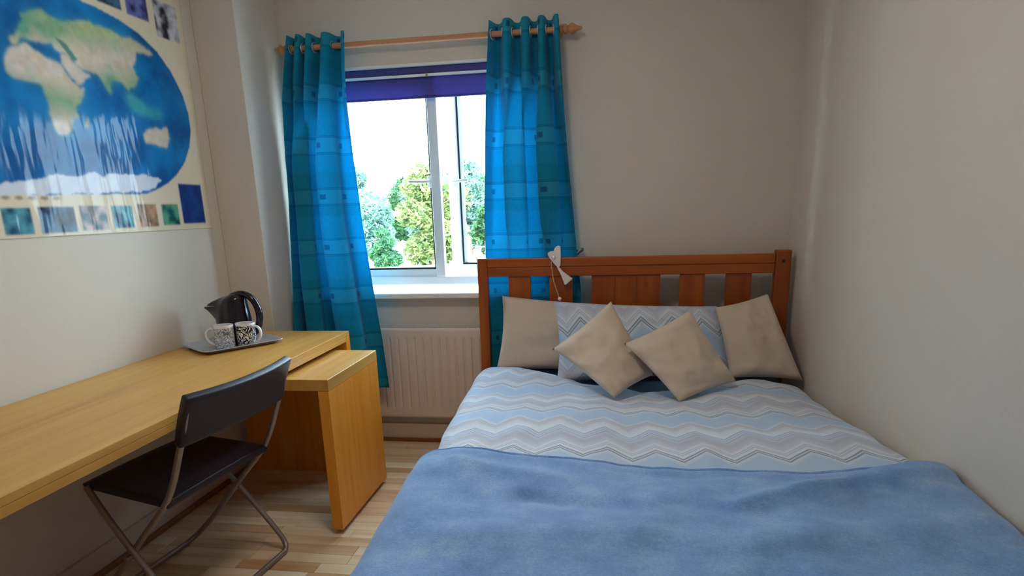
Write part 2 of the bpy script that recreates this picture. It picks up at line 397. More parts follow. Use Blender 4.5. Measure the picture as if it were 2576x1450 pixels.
def curtain(label, xl, xr, warp, folds, ph, yb, ampb, zb):
    ztop = 2.153; t = thing('curtain', label, 'curtain', ((xl[0][1]+xr[0][1])/2, RY, .36))
    A0 = .034
    def W(u): return lerp_tab(warp, u)
    def pos(u, v):
        z = ztop + v*(ZB(u)-ztop)
        d = ztop - z
        a = lerp_tab(xl, d); b = lerp_tab(xr, d)
        x = a+(b-a)*W(u)
        k = sm(.0, .5, d)
        yc = RY + (lerp_tab(yb, d)-RY)
        am = lerp_tab(ampb, d)
        kk = sm(.12, .7, d)*.95; t1 = 2*PI*folds*u+ph; t2 = 2*PI*2.5*u+.9+.5*math.sin(d*2.1)
        y = yc - am*((1-kk)*math.cos(t1)+kk*math.cos(t2)) + .006*k*nz(u*9, d*2.2, 3) + .004*k*nz(u*25, d*4, 8)
        ed = min(1, 5*u, 5*(1-u))
        x += ed*(min(am, .05)*((1-kk)*.1*math.sin(2*t1)+kk*OV*math.sin(2*t2)) + .006*k*nz(u*5, d*3, 11))
        z += .004*math.cos(2*PI*folds*u+ph)*(1-k)
        return (x, y, z)
    ZB = zb if callable(zb) else (lambda u: zb)
    width = .78
    me = gridmesh('fabric', 150, 90, pos, lambda u, v: (u*width, v*(ztop-ZB(u))))
    o = mesh_obj('fabric', me, M['curtain'], t, True); s_ = o.modifiers.new('s', 'SOLIDIFY'); s_.thickness = .0015
    # eyelets where the cloth passes round the pole
    for k in range(2*folds):
        u = ((k+.5)*.5*2 - ph/PI)/(2*folds)
        if not 0 <= u <= 1: continue
        v = (ztop-RZ)/(ztop-ZB(u)); p = Vector(pos(u, v)); q = Vector(pos(min(1, u+.01), v)); tn = (q-p).normalized()
        e1 = Vector((tn.x, tn.y, 0)).normalized(); e2 = Vector((0, 0, 1)); bm = B()
        tube(bm, [Vector((p.x, RY, RZ)) + (e1*math.cos(a)+e2*math.sin(a))*.022 for a in [2*PI*j/18 for j in range(18)]], .0045, 6, closed=True); obj('eyelet', bm, M['chrome'], t, True)
    return t
OV = .62
c1 = curtain('teal curtain with woven squares hanging beside the boxed-in pipe corner', [(0, -1.59), (.29, -1.622), (.58, -1.645), (.88, -1.655), (1.2, -1.662), (1.8, -1.668)], [(0, -1.288), (.58, -1.288), (.88, -1.268), (1.2, -1.236), (1.5, -1.205), (1.8, -1.185)],
             [(0, 0), (.25, .2), (.5, .38), (.66, .55), (.85, .83), (1, 1)], 4, PI*.15, [(0, RY), (.3, 3.205), (.8, 3.18), (1.1, 3.16), (1.4, 3.135), (1.8, 3.12)], [(0, .034), (.3, .052), (1.0, .066), (1.8, .06)], lambda u: .36)
c2 = curtain('teal curtain with woven squares hanging down behind the pine headboard', [(0, -.572), (.3, -.59), (.6, -.609), (.9, -.624), (1.1, -.632), (1.8, -.625)], [(0, -.244), (.3, -.227), (.6, -.206), (.9, -.177), (1.1, -.162), (1.25, -.145), (1.8, -.125)],
             [(0, 0), (.25, .30), (.5, .56), (.72, .76), (1, 1)], 4, PI*.25, [(0, RY), (.4, 3.22), (.85, 3.21), (1.06, 3.228), (1.8, 3.230)], [(0, .034), (.3, .068), (.85, .072), (1.06, .022), (1.8, .020)], lambda u: .36)

# tie-back hook
th = thing('tieback_hook', 'small dull metal curtain tieback hook on the wall above the headboard', 'hook', (-.15, D, 1.07))
bm = B(); lathe(bm, [(.012, 0), (.012, .004), (.005, .006)], 14, Matrix.Translation((-.165, D, 1.062)) @ Matrix.Rotation(PI/2, 4, 'X')); obj('plate', bm, M['hook'], th, True)
bm = B(); tube(bm, smooth_path([(-.165, D-.004, 1.062), (-.165, D-.03, 1.060), (-.155, D-.04, 1.066), (-.142, D-.04, 1.076), (-.132, D-.036, 1.084)], 5), [.005]*10+[.006, .007, .009, .010, .010, .010, .010, .009, .008, .006, .003], 8); obj('arm', bm, M['hook'], th, True)

# ------------------------------------------------------------------ radiator
ra = thing('radiator', 'white fluted panel radiator on the wall under the window', 'radiator', (-.92, 3.29, .16))
RX0, RX1, RZ0, RZ1 = -1.42, -.42, .157, .672
def rprof(u, v):
    x = RX0+u*(RX1-RX0); z = RZ0+v*(RZ1-RZ0)
    g = abs(((x-RX0-.03)/.047) % 1 - .5)*2          # 1 at the groove
    inner = sm(.045, .075, z-RZ0)*sm(.045, .075, RZ1-z)*(1 if RX0+.03 < x < RX1-.03 else 0)
    e = max(0, 1-min(z-RZ0, RZ1-z)/.012)
    return (x, 3.266 + .010*inner*sm(.62, .98, g) + .006*e*e, z)
me = gridmesh('front_panel', 330, 64, rprof); o = mesh_obj('front_panel', me, M['rad'], ra, True)
obj('body', bx(RX0, RX1, 3.2785, 3.306, RZ0+.002, RZ1-.006, .003), M['rad'], ra)
bm = B()
for k in range(34): box(bm, RX0+.015+k*.029, RX0+.034+k*.029, 3.281, 3.303, RZ1-.006, RZ1-.002)
obj('top_grille', bm, M['rad'], ra)
for x in (RX0+.08, RX1-.08):
    obj('wall_bracket', bx(x-.02, x+.02, 3.306, D-.0006, .25, .6), M['rad'], ra)
bm = B(); tube(bm, [(RX0-.012, 3.29, .0), (RX0-.012, 3.29, .18)], .0075, 10); lathe(bm, [(.014, 0), (.017, .01), (.017, .05), (.012, .056)], 14, Matrix.Translation((RX0-.012, 3.29, .165))); obj('valve', bm, M['upvc'], ra, True)

# ------------------------------------------------------------------ added fill lamp, unseen above the frame, brightens the dim walls
cl = thing('added_fill_lamp', 'added round fill lamp on the ceiling, out of view, for extra warm light', 'lamp', (-.50, 1.70, H))
bm = B(); lathe(bm, [(.19, -.001), (.19, -.022), (.17, -.026)], 32, Matrix.Translation((-.50, 1.70, H))); obj('rim', bm, M['upvc'], cl, True)
t = NT('fill_lamp_glow'); t.set(Base_Color=(.9, .88, .85, 1), Emission_Color=(1, .82, .64, 1), Emission_Strength=8.4)
bm = B(); lathe(bm, [(.175, -.0265), (.165, -.05), (.13, -.075), (.07, -.09), (.001, -.095)], 32, Matrix.Translation((-.50, 1.70, H))); obj('fill_dome', bm, t.m, cl, True)

# ------------------------------------------------------------------ desk
dk = thing('desk', 'long oak veneer desk standing along the poster wall', 'desk', (-1.58, 1.85, 0))
DX, DY, DZ = -1.264, 2.883, .734
obj('tabletop', bx(XL+.006, DX, .70, DY, DZ-.022, DZ, .0015), M['oak'], dk)
obj('front_edge', bx(DX-.022, DX, .7455, DY-.0455, DZ-.046, DZ-.0225, .001), M['oak'], dk)
obj('back_rail', bx(XL+.03, XL+.052, .7455, DY-.0455, DZ-.05, DZ-.0225, .001), M['oak'], dk)
obj('side_panel', bx(XL+.04, DX, DY-.045, DY, 0, DZ-.0222, .0015), M['oakx'], dk)
obj('side_panel', bx(XL+.04, DX, .70, .745, 0, DZ-.0222, .0015), M['oakx'], dk)
pl = thing('desk_extension', 'oak pull-out leaf with end panel slid out from under the desk', 'table', (-1.2, 2.48, 0))
PX, PY0, PY1, PZ = -1.080, 2.217, 2.748, .667
obj('leaf_top', bx(-1.62, PX, PY0, PY1, PZ-.046, PZ, .0015), M['oak'], pl)
obj('end_panel', bx(PX-.046, PX-.0005, PY0, PY1, .022, PZ-.047, .0015), M['oakx'], pl)
for x in (PX-.023,):
    for y in (PY0+.06, PY1-.06):
        bm = B(); lathe(bm, [(.004, -.008), (.011, -.007), (.011, .007), (.004, .008)], 14, Matrix.Translation((x, y, .011)) @ Matrix.Rotation(PI/2, 4, 'Y')); box(bm, x-.010, x+.010, y-.012, y+.012, .016, .0222); obj('castor', bm, M['chairplastic'], pl, True)

# ------------------------------------------------------------------ folding chair (local: +x forward to the desk, y sideways)
ch = thing('folding_chair', 'black and grey steel folding chair tucked towards the oak desk', 'chair', (-1.475, 1.845, 0), PI-math.radians(6))
HW = .243
def side(y): return [( -.298, y, .772), (-.245, y, .63), (-.165, y, .455), (-.03, y, .30), (.115, y, .135), (.198, y, .052)]
fr_pts = side(-HW) + [(.228, -HW+.008, .024), (.24, -HW+.034, .0125), (.241, -HW+.075, .0105), (.241, HW-.075, .0105), (.24, HW-.034, .0125), (.228, HW-.008, .024)] + side(HW)[::-1]
bm = B(); tube(bm, smooth_path(fr_pts, 5), .0105, 10); obj('back_frame', bm, M['steel'], ch, True, True)
h2 = HW+.02
def side2(y): return [(.152, y*.90, .468), (.068, y*.95, .36), (-.06, y*.985, .195), (-.148, y, .078)]
fr2 = side2(-h2) + [(-.182, -h2+.006, .030), (-.197, -h2+.034, .0125), (-.198, -h2+.075, .0105), (-.198, h2-.075, .0105), (-.197, h2-.034, .0125), (-.182, h2-.006, .030)] + side2(h2)[::-1]
bm = B(); tube(bm, smooth_path(fr2, 5), .0105, 10); obj('front_frame', bm, M['steel'], ch, True, True)
for y in (-HW-.012, HW+.012):
    bm = B(); tube(bm, [(.012, y-.02, .247), (.012, y+.02, .247)], .007, 10); obj('pivot', bm, M['steel'], ch, True, True)
def seatf(u, v):
    x = -.168+u*.34; y = (v-.5)*2*(HW+.004-.016*u)
    return (x, y, .437+.035*u+.004*math.cos((v-.5)*PI)-.010*math.sin(u*PI)*math.cos((v-.5)*PI) - .010*sm(.93, 1, u))
me = gridmesh('seat', 24, 24, seatf); o = mesh_obj('seat', me, M['chairplastic'], ch, True, True); q = o.modifiers.new('s', 'SOLIDIFY'); q.thickness = .026; q.offset = 0; q = o.modifiers.new('b', 'BEVEL'); q.width = .004; q.segments = 2
def backf(u, v):
    y = (u-.5)*2*(HW+.012); z = .640+v*.150
    bow = .026*(1-(2*u-1)**2)-.004
    return (-.245-(z-.63)*.385-bow+.004*math.sin(v*PI), y, z + .010*(2*u-1)**2*(v-.3))
me = gridmesh('backrest', 30, 10, backf); o = mesh_obj('backrest', me, M['chairplastic'], ch, True, True); q = o.modifiers.new('s', 'SOLIDIFY'); q.thickness = .030; q.offset = 0; q = o.modifiers.new('b', 'BEVEL'); q.width = .007; q.segments = 3

# ------------------------------------------------------------------ tray, kettle, mugs
tr = thing('tray', 'rectangular grey metal tray on the desk under the kettle', 'tray', (-1.67, 2.544, DZ), math.radians(55))
bm = B(); TL, TW = .175, .135
def rrect(hx, hy, r, z, n=5):
    out = []
    for cx, cy, a0 in ((hx-r, hy-r, 0), (-hx+r, hy-r, PI/2), (-hx+r, -hy+r, PI), (hx-r, -hy+r, 1.5*PI)):
        for k in range(n): a = a0+PI/2*k/(n-1); out.append(Vector((cx+r*math.cos(a), cy+r*math.sin(a), z)))
    return out
rings = [rrect(TL-.02, TW-.02, .02, 0.001), rrect(TL-.004, TW-.004, .03, .016), rrect(TL+.004, TW+.004, .032, .019), rrect(TL+.005, TW+.005, .032, .016), rrect(TL-.004, TW-.004, .03, .0135), rrect(TL-.021, TW-.021, .02, 0.0)]
rings = [rrect(TL-.022, TW-.022, .02, .003)] + rings[1:]
rv = [[bm.verts.new(p) for p in r] for r in rings]
for A, Bq in zip(rv, rv[1:]):
    for k in range(len(A)): bm.faces.new((A[k], A[(k+1) % len(A)], Bq[(k+1) % len(A)], Bq[k]))
bm.faces.new(rv[0]); bm.faces.new(rv[-1][::-1])
tro = obj('pan', bm, M['tray'], tr, True, True)
kt = thing('kettle', 'glossy black electric kettle standing on the tray', 'kettle', (-1.685, 2.602, DZ+.0035), math.radians(5))
prof = [(.0, .0), (.068, .0), (.076, .004), (.077, .018), (.076, .06), (.073, .11), (.068, .15), (.063, .178), (.061, .186)]
def spout(v, a, r, z):
    c = max(0, -math.cos(a)); k = sm(.07, .19, z)
    v.x -= .072*k**1.5*c**7*(r/.06); v.y *= 1-.35*k*c**4
    v.z += .018*sm(.15, .186, z)*math.cos(a)*1.0 - .004*k*c**6
    return v
bm = B(); lathe(bm, prof, 48, None, spout); obj('body', bm, M['kettle'], kt, True, True)
def lidf(v, a, r, z):
    c = max(0, -math.cos(a)); v.x -= .062*c**7*(r/.06)**2; v.y *= 1-.33*c**4; v.z += .018*math.cos(a)*min(1, r/.06); return v
bm = B(); lathe(bm, [(.060, .1865), (.058, .193), (.050, .203), (.036, .212), (.018, .218), (.001, .220)], 48, None, lidf); obj('lid', bm, M['kettle'], kt, True, True)
bm = B(); hp = smooth_path([(.0, 0, .210), (.035, 0, .220), (.068, 0, .216), (.098, 0, .192), (.116, 0, .152), (.119, 0, .108), (.110, 0, .070), (.092, 0, .044), (.064, 0, .034)], 6); tube(bm, hp, [.0125+.002*math.sin(PI*i/(len(hp)-1)) for i in range(len(hp))], 12, sx=1.2); obj('handle', bm, M['kettle'], kt, True, True)
bm = B(); lathe(bm, [(.060, -.0005), (.062, .0), (.062, .001)], 24); obj('base_plate', bm, M['chairplastic'], kt, True, True)
def mug(label, loc, rz, mat):
    t = thing('mug', label, 'mug', loc, rz); ro_, h = .0405, .102
    bm = B(); lathe(bm, [(.030, .0), (.036, .001), (ro_-.001, .008), (ro_, .03), (ro_, .09), (ro_+.001, h-.002), (ro_, h), (ro_-.003, h-.001), (ro_-.004, .09), (ro_-.004, .012), (.02, .006), (.002, .006)], 36); obj('cup', bm, mat, t, True, True)
    bm = B(); tube(bm, smooth_path([(ro_-.002, 0, .083), (ro_+.016, 0, .086), (ro_+.031, 0, .074), (ro_+.034, 0, .052), (ro_+.024, 0, .030), (ro_+.006, 0, .017), (ro_-.002, 0, .016)], 5), .0055, 8, sx=1.3); obj('handle', bm, M['white'], t, True, True)
    return t
mug('white mug with fine grey-blue print, its handle towards the left wall', (-1.662, 2.476, DZ+.0035), math.radians(198), M['mug_a'])
mug('white mug with bold dark navy swirl print, standing on the tray', (-1.592, 2.53, DZ+.0035), math.radians(-5), M['mug_b'])

# ------------------------------------------------------------------ bed
bed = thing('bed', 'orange pine double bed with slatted headboard in the corner by the wall', 'bed', (.09, 2.1, 0))
HY0, HY1 = 3.15, 3.19
obj('headboard_post', bx(-.662, -.611, HY0-.004, HY1, 0, 1.052, .004), M['pinez'], bed)
hp_ = obj('headboard_post', bx(.776, .846, HY0-.010, HY1, 0, 1.066, .006), M['pinez'], bed)
bm = B(); lathe(bm, [(.008, 0), (.008, .002), (.001, .002)], 14, Matrix.Translation((.81, HY0-.0105, 1.016)) @ Matrix.Rotation(PI/2, 4, 'X')); obj('bolt_hole', bm, M['gasket'], hp_)
obj('headboard_cap_rail', bx(-.6105, .7755, HY0-.004, HY1-.002, 1.006, 1.050, .004), M['pine'], bed)
obj('headboard_rail', bx(-.6105, .7755, HY0, HY1-.004, .959, 1.0055, .003), M['pine'], bed)
obj('headboard_rail', bx(-.6105, .7755, HY0, HY1-.004, .40, .47, .003), M['pine'], bed)
for a, b_ in ((-.506, -.393), (-.298, -.181), (.341, .459), (.557, .676)):
    obj('slat', bx(a, b_, HY0+.010, HY1-.010, .4705, .9585, .002), M['pinez'], bed)
for a, b_ in ((-.086, .029), (.030, .134), (.135, .248)):
    obj('centre_board', bx(a, b_, HY0+.009, HY1-.009, .4705, .9585, .0015), M['pinez'], bed)
obj('side_rail', bx(.80, .830, 1.02, HY0, .18, .34, .004), M['pine'], bed)
bm = bx(-.55, -.52, 1.02, HY0, .18, .34, .004)
for v in bm.verts: v.co.x -= .085*sm(1.0, 3.15, v.co.y)
obj('side_rail', bm, M['pine'], bed)
obj('foot_rail', bx(-.52, .80, 1.02, 1.05, .18, .34, .004), M['pine'], bed)
for x0, x1 in ((-.57, -.52), (.80, .85)): obj('foot_post', bx(x0, x1, .985, 1.02, 0, .36, .004), M['pinez'], bed)
for k in range(12): obj('base_slat', bx(-.50, .80, 1.12+k*.165, 1.19+k*.165, .245, .265), M['pine'], bed)
def mleft(y): return -.47 - .13*sm(1.0, 3.1, y)
bm = bx(0, .795, 1.055, 3.14, .267, .487, .03, 4)
for v in bm.verts:
    if v.co.x < .4: v.co.x += mleft(v.co.y)
tag(obj('mattress', bm, M['sheet'], smooth=True), 'mattress in a navy fitted sheet on the pine bed', 'mattress')

# duvet
def dtop(x, y):
    z = .535+.035*sm(2.6, 1.9, y)
    z += .010*sm(2.3, 1.7, y)*sm(-.3, .7, x) - .022*sm(.62, .86, x)*sm(1.95, 2.4, y)
    z += .014*math.exp(-((x+.1)**2/.12+(y-2.15)**2/.09)) + .016*math.exp(-((x-.55)**2/.05+(y-2.45)**2/.03))
    z += .013*nz(x*2.3, y*2.3, 1) + .010*nz(x*6, y*6, 5) + .004*nz(x*15, y*11, 9)
    return z
def dleft(y): return -.515 - .145*sm(1.0, 3.05, y) - .004*nz(y*5, 2)
HEAD = [(-.70, 3.03), (-.5, 3.03), (-.3, 2.93), (-.1, 2.72), (.15, 2.62), (.4, 2.72), (.6, 2.80), (.87, 2.83)]
def section(s, y, off=0.0, hem=.22, rr=.095):
    """s in metres from the left hem, across the top, to the right wall"""
    xl = dleft(y)-off; zt = dtop(xl+rr, y)+off
    l1 = zt-rr-hem; l2 = PI/2*rr
    if s < l1: return xl + .012*nz(y*6, s*4, 7)*(1-s/l1), hem+s
    if s < l1+l2:
        a = (s-l1)/rr; return xl+rr-rr*math.cos(a), zt-rr+rr*math.sin(a)
    x = xl+rr+(s-l1-l2)
    xr_ = .862
    if x > xr_: x = xr_
    z = dtop(x, y)+off
    e = max(0, (x-.76)/(xr_-.76)); z -= (.055-.04*sm(2.0, 1.75, y))*e**3
    return x, z
def sheetmesh(name, y0f, y1f, off, nu, nv, extra, foot=False):
    def LS(y):
        xl = dleft(y)-off; rr = .095; zt = dtop(xl+rr, y)+off; return (zt-rr-.22)+PI/2*rr+(.862-xl-rr)
    def f(u, v):
        # v: 0 head edge -> 1 foot
        x, z = section(u*LS(2.0), 2.0, off); xa = x
        yh = y0f(xa); y = yh+(y1f-yh)*v
        x, z = section(u*LS(max(y, .9)), max(y, .9), off)
        z += extra(x, y)
        k = (yh-y)
        if k < .05: z -= .045*(1-max(0, k)/.05)**2 if off == 0 else .012*(1-max(0, k)/.05)**2
        if foot and y < 1.0:
            t = 1.0-y; r = .07
            if t < r*PI/2: a = t/r; y = 1.0-r*math.sin(a); z -= r*(1-math.cos(a))
            else: y = 1.0-r; z = z-r-(t-r*PI/2)
            z = max(z, .10)
        return (x, y, z)
    def uvf(u, v):
        s = u*LS(2.0); x, z = section(s, 2.0, off); yh = y0f(x); return (s, yh+(y1f-yh)*v)
    return gridmesh(name, nu, nv, f, uvf)
def dx(x, y): return 0.0
me = sheetmesh('duvet', lambda x: lerp_tab(HEAD, x), 1.12, 0.0, 190, 150, dx)
dv = mesh_obj('duvet', me, M['chev'], None, True); q = dv.modifiers.new('s', 'SOLIDIFY'); q.thickness = .022; q.offset = 1
tag(dv, 'pale blue chevron-patterned duvet spread over the bed', 'duvet')
# blanket
BE = [(-.7, 1.735), (-.5, 1.72), (-.32, 1.70), (-.144, 1.66), (.183, 1.632), (.484, 1.61), (.70, 1.625), (.87, 1.67)]
def seg_d(x, y, a, b):
    ax, ay = a; bx_, by = b; L2 = (bx_-ax)**2+(by-ay)**2; t = max(0, min(1, ((x-ax)*(bx_-ax)+(y-ay)*(by-ay))/L2)); return math.hypot(x-ax-t*(bx_-ax), y-ay-t*(by-ay)), t
def bextra(x, y):
    z = 0
    for a, b_, h, wd in (((.86, 1.655), (.30, 1.40), .016, .03), ((.86, 1.60), (.45, 1.46), .012, .022), ((-.20, 1.42), (.10, 1.36), -.010, .03), ((.15, 1.40), (.35, 1.36), -.006, .03), ((-.42, 1.60), (-.1, 1.52), .007, .03), ((-.35, 1.20), (.2, 1.27), .006, .05), ((.3, 1.22), (.8, 1.36), .008, .05), ((.1, 1.58), (.5, 1.55), -.005, .025)):
        d, t = seg_d(x, y, a, b_); z += h*math.exp(-(d/wd)**2)*(1-.4*t)
    return 1.35*z + .008*nz(x*3.2, y*5, 21) + .003*nz(x*9, y*12, 27)
me = sheetmesh('blanket', lambda x: lerp_tab(BE, x), .62, .032, 200, 150, bextra, True)
bk = mesh_obj('blanket', me, M['fleece'], None, True); q = bk.modifiers.new('s', 'SOLIDIFY'); q.thickness = .016; q.offset = 1
bmh = B(); hp2 = []
for i in range(0, 90):
    u = .17+.825*i/89; v_ = me.vertices[min(199, int(round(u*199)))].co; hp2.append((v_.x, v_.y+.004, v_.z-.003))
tube(bmh, hp2, .0075, 8); obj('hem', bmh, M['fleece'], bk, True)
tag(bk, 'soft blue fleece blanket spread over the foot half of the duvet', 'blanket')

# pillows: four corners (TL, TR, BR, BL) and a loft
def pillow(name, label, cat, cor, loft, mat, group=None, n=34, pinch=.05, seed=0, flat=.5):
    TLc, TRc, BRc, BLc = [Vector(c) for c in cor]
    nn = ((TRc-TLc).cross(BLc-TLc)).normalized()
    if nn.y > 0: nn = -nn                       # front faces the room
    wd = ((TRc-TLc).length+(BRc-BLc).length)/2; ht = ((BLc-TLc).length+(BRc-TRc).length)/2
    verts = []; uvs = []
    for side_ in (1, -1):
        for j in range(n):
            for i in range(n):
                a = i/(n-1)*2-1; b = j/(n-1)*2-1
                aa = a*(1-pinch*(1-b*b)*a*a); bb_ = b*(1-pinch*(1-a*a)*b*b)
                s = (aa+1)/2; t = (bb_+1)/2
                p = (TLc*(1-s)+TRc*s)*(1-t)+(BLc*(1-s)+BRc*s)*t
                h = ((1-a*a)*(1-b*b))**.45*loft*flat
                rim = min(1, 6*(1-max(abs(a), abs(b))))
                h += rim*loft*(.18*nz(a*1.6, b*1.6, seed)+.09*nz(a*4, b*4, seed+4)) * (1-max(abs(a), abs(b))**4)
                h += .006*rim*math.sin(a*9+b*3+seed)*sm(.55, .9, max(abs(a), abs(b)))
                verts.append(p+nn*h*side_); uvs.append((a*wd/2, -b*ht/2))
    fs = []
    for s_ in range(2):
        o_ = s_*n*n
        for j in range(n-1):
            for i in range(n-1): fs.append((o_+j*n+i, o_+j*n+i+1, o_+(j+1)*n+i+1, o_+(j+1)*n+i))
    me = bpy.data.meshes.new(name); me.from_pydata([tuple(v) for v in verts], [], fs)
    uv = me.uv_layers.new(name='UVMap')
    for l in me.loops: uv.data[l.index].uv = uvs[l.vertex_index]
    bm = bmesh.new(); bm.from_mesh(me); bmesh.ops.remove_doubles(bm, verts=bm.verts, dist=.0004); bmesh.ops.recalc_face_normals(bm, faces=bm.faces); bm.to_mesh(me); bm.free()
    o = mesh_obj(name, me, mat, None, True); return tag(o, label, cat, group)
pillow('pillow', 'large cream pillow leaning on the headboard beside the curtain', 'pillow', [(-.532, 3.11, .868), (.136, 3.11, .815), (.15, 3.00, .50), (-.552, 2.985, .52)], .085, M['cream'], seed=2)
pillow('pillow', 'large cream pillow leaning on the headboard beside the bare side wall', 'pillow', [(.485, 2.985, .822), (.728, 3.05, .877), (.860, 2.86, .51), (.535, 2.80, .535)], .12, M['cream'], seed=9)
pillow('pillow', 'pale blue chevron-patterned pillow propped behind two small cushions', 'pillow', [(-.262, 2.99, .856), (.520, 3.05, .818), (.62, 2.95, .515), (-.240, 2.82, .50)], .12, M['chev'], seed=5)
pillow('cushion', 'small cream square cushion balanced on its corner, tucked behind its twin', 'cushion', [(.009, 2.74, .89), (.190, 2.60, .600), (.023, 2.41, .553), (-.242, 2.66, .695)], .12, M['cream'], 'small cream cushions', seed=13)
pillow('cushion', 'small cream square cushion overlapping its twin, with a crumpled lower corner', 'cushion', [(.334, 2.67, .861), (.523, 2.60, .575), (.272, 2.38, .55), (.063, 2.56, .741)], .12, M['cream'], 'small cream cushions', seed=17)

# hanging angel ornament on the headboard
an = thing('angel_ornament', 'white painted wooden angel with heart wings hung on the headboard rail', 'ornament', (-.25, 3.13, 1.0))
def plate(name, pts, y0, th, mat, par):
    bm = B(); f = [bm.verts.new((x, y0, z)) for x, z in pts]; g = [bm.verts.new((x, y0+th, z)) for x, z in pts]; n = len(pts)
    bm.faces.new(f); bm.faces.new(g[::-1])
    for k in range(n): bm.faces.new((f[k], f[(k+1) % n], g[(k+1) % n], g[k]))
    bmesh.ops.bevel(bm, geom=[e for e in bm.edges if abs(e.verts[0].co.y-e.verts[1].co.y) < 1e-6], offset=.002, segments=2, affect='EDGES'); return obj(name, bm, mat, par)
plate('heart_wings', [(-.302, 1.068), (-.297, 1.078), (-.284, 1.083), (-.271, 1.081), (-.268, 1.094), (-.260, 1.105), (-.248, 1.110), (-.239, 1.106), (-.237, 1.08), (-.237, 1.04), (-.239, 1.012), (-.247, 1.003), (-.262, 1.012), (-.278, 1.032), (-.293, 1.052)], 3.130, .010, M['ornament'], an)
plate('body', [(-.258, 1.012), (-.240, 1.002), (-.226, .985), (-.205, .966), (-.180, .951), (-.182, .945), (-.213, .918), (-.219, .921), (-.229, .95), (-.240, .978), (-.252, .998)], 3.118, .011, M['ornament'], an)
bm = B(); lathe(bm, [(.001, -.004), (.008, -.002), (.010, .001), (.007, .004), (.001, .005)], 14, Matrix.Translation((-.272, 3.127, 1.052)) @ Matrix.Rotation(PI/2, 4, 'X')); obj('button', bm, M['chrome'], an, True)
bm = B(); tube(bm, smooth_path([(-.284, 3.128, 1.034), (-.281, 3.124, 1.0), (-.270, 3.122, .93), (-.252, 3.122, .875), (-.247, 3.12, .855)], 5), .0022, 6); obj('string', bm, M['string'], an, True)
bm = B(); lathe(bm, [(.001, 0), (.008, .003), (.010, .010), (.006, .018), (.001, .02)], 14, Matrix.Translation((-.243, 3.118, .840))); obj('bead', bm, M['ornament'], an, True)

# ------------------------------------------------------------------ map poster (printed colours as a colour attribute)
africa = [(1.943, 1.843), (1.915, 1.808), (1.91, 1.771), (1.932, 1.75), (1.968, 1.743), (2.005, 1.747), (2.027, 1.74), (2.032, 1.721), (2.039, 1.694), (2.045, 1.674), (2.038, 1.652), (2.045, 1.634), (2.047, 1.611), (2.066, 1.587), (2.103, 1.588), (2.12, 1.607), (2.134, 1.636), (2.16, 1.666), (2.165, 1.698), (2.207, 1.737), (2.218, 1.765), (2.185, 1.764), (2.163, 1.78), (2.142, 1.804), (2.13, 1.83), (2.103, 1.834), (2.061, 1.839), (2.031, 1.85), (1.997, 1.859)]
arabia = [(2.137, 1.86), (2.162, 1.865), (2.193, 1.838), (2.248, 1.807), (2.218, 1.78), (2.18, 1.771), (2.16, 1.796), (2.135, 1.831)]
eurasia = [(2.005, 1.952), (2.039, 1.974), (2.078, 1.985), (2.118, 1.976), (2.152, 1.971), (2.197, 1.978), (2.227, 1.988), (2.291, 2.007), (2.339, 2.004), (2.394, 1.997), (2.461, 1.995), (2.535, 1.989), (2.602, 1.974), (2.62, 1.962), (2.588, 1.955), (2.547, 1.957), (2.512, 1.949), (2.509, 1.919), (2.49, 1.889), (2.517, 1.856), (2.492, 1.819), (2.433, 1.793), (2.406, 1.81), (2.383, 1.816), (2.35, 1.792), (2.343, 1.762), (2.325, 1.778), (2.304, 1.81), (2.277, 1.824), (2.248, 1.822), (2.199, 1.832), (2.196, 1.85), (2.162, 1.865), (2.136, 1.866), (2.119, 1.872), (2.109, 1.89), (2.067, 1.885), (2.039, 1.885), (2.011, 1.872), (1.989, 1.878), (1.961, 1.854), (1.939, 1.854), (1.944, 1.876), (1.978, 1.896), (1.993, 1.918), (2.014, 1.936)]
australia = [(2.486, 1.63), (2.523, 1.659), (2.565, 1.673), (2.6, 1.664), (2.631, 1.677), (2.652, 1.629), (2.615, 1.593), (2.581, 1.59), (2.553, 1.605), (2.486, 1.595)]
madagascar = [(2.206, 1.666), (2.184, 1.647), (2.178, 1.623), (2.19, 1.625), (2.203, 1.649)]
antarctica = [(1.25, 1.40), (1.5, 1.43), (1.795, 1.412), (1.853, 1.423), (1.93, 1.438), (1.994, 1.448), (2.08, 1.455), (2.182, 1.468), (2.228, 1.462), (2.279, 1.469), (2.397, 1.474), (2.487, 1.466), (2.545, 1.455), (2.499, 1.417), (2.292, 1.397), (1.787, 1.382), (1.3, 1.382)]
indonesia = [(2.406, 1.769), (2.443, 1.742), (2.484, 1.714), (2.537, 1.713), (2.595, 1.705), (2.627, 1.733), (2.556, 1.744), (2.491, 1.76), (2.453, 1.784)]
namerica = [(1.22, 1.97), (1.40, 2.01), (1.60, 2.0), (1.66, 1.93), (1.58, 1.88), (1.54, 1.83), (1.50, 1.79), (1.46, 1.80), (1.50, 1.75), (1.44, 1.77), (1.37, 1.83), (1.33, 1.90), (1.25, 1.93)]
samerica = [(1.52, 1.74), (1.60, 1.74), (1.70, 1.69), (1.67, 1.63), (1.62, 1.59), (1.57, 1.52), (1.56, 1.49), (1.54, 1.53), (1.54, 1.62), (1.50, 1.68)]
outline = [(1.787, 1.382), (2.293, 1.392), (2.44, 1.395), (2.524, 1.419), (2.593, 1.446), (2.655, 1.482), (2.722, 1.536), (2.774, 1.608), (2.80, 1.679), (2.803, 1.748), (2.781, 1.828), (2.723, 1.915), (2.651, 1.979), (2.557, 2.025), (2.456, 2.05), (2.35, 2.063), (2.2, 2.07), (1.95, 2.075)]
outline = outline + [(3.9-a, b) for a, b in outline[::-1]]
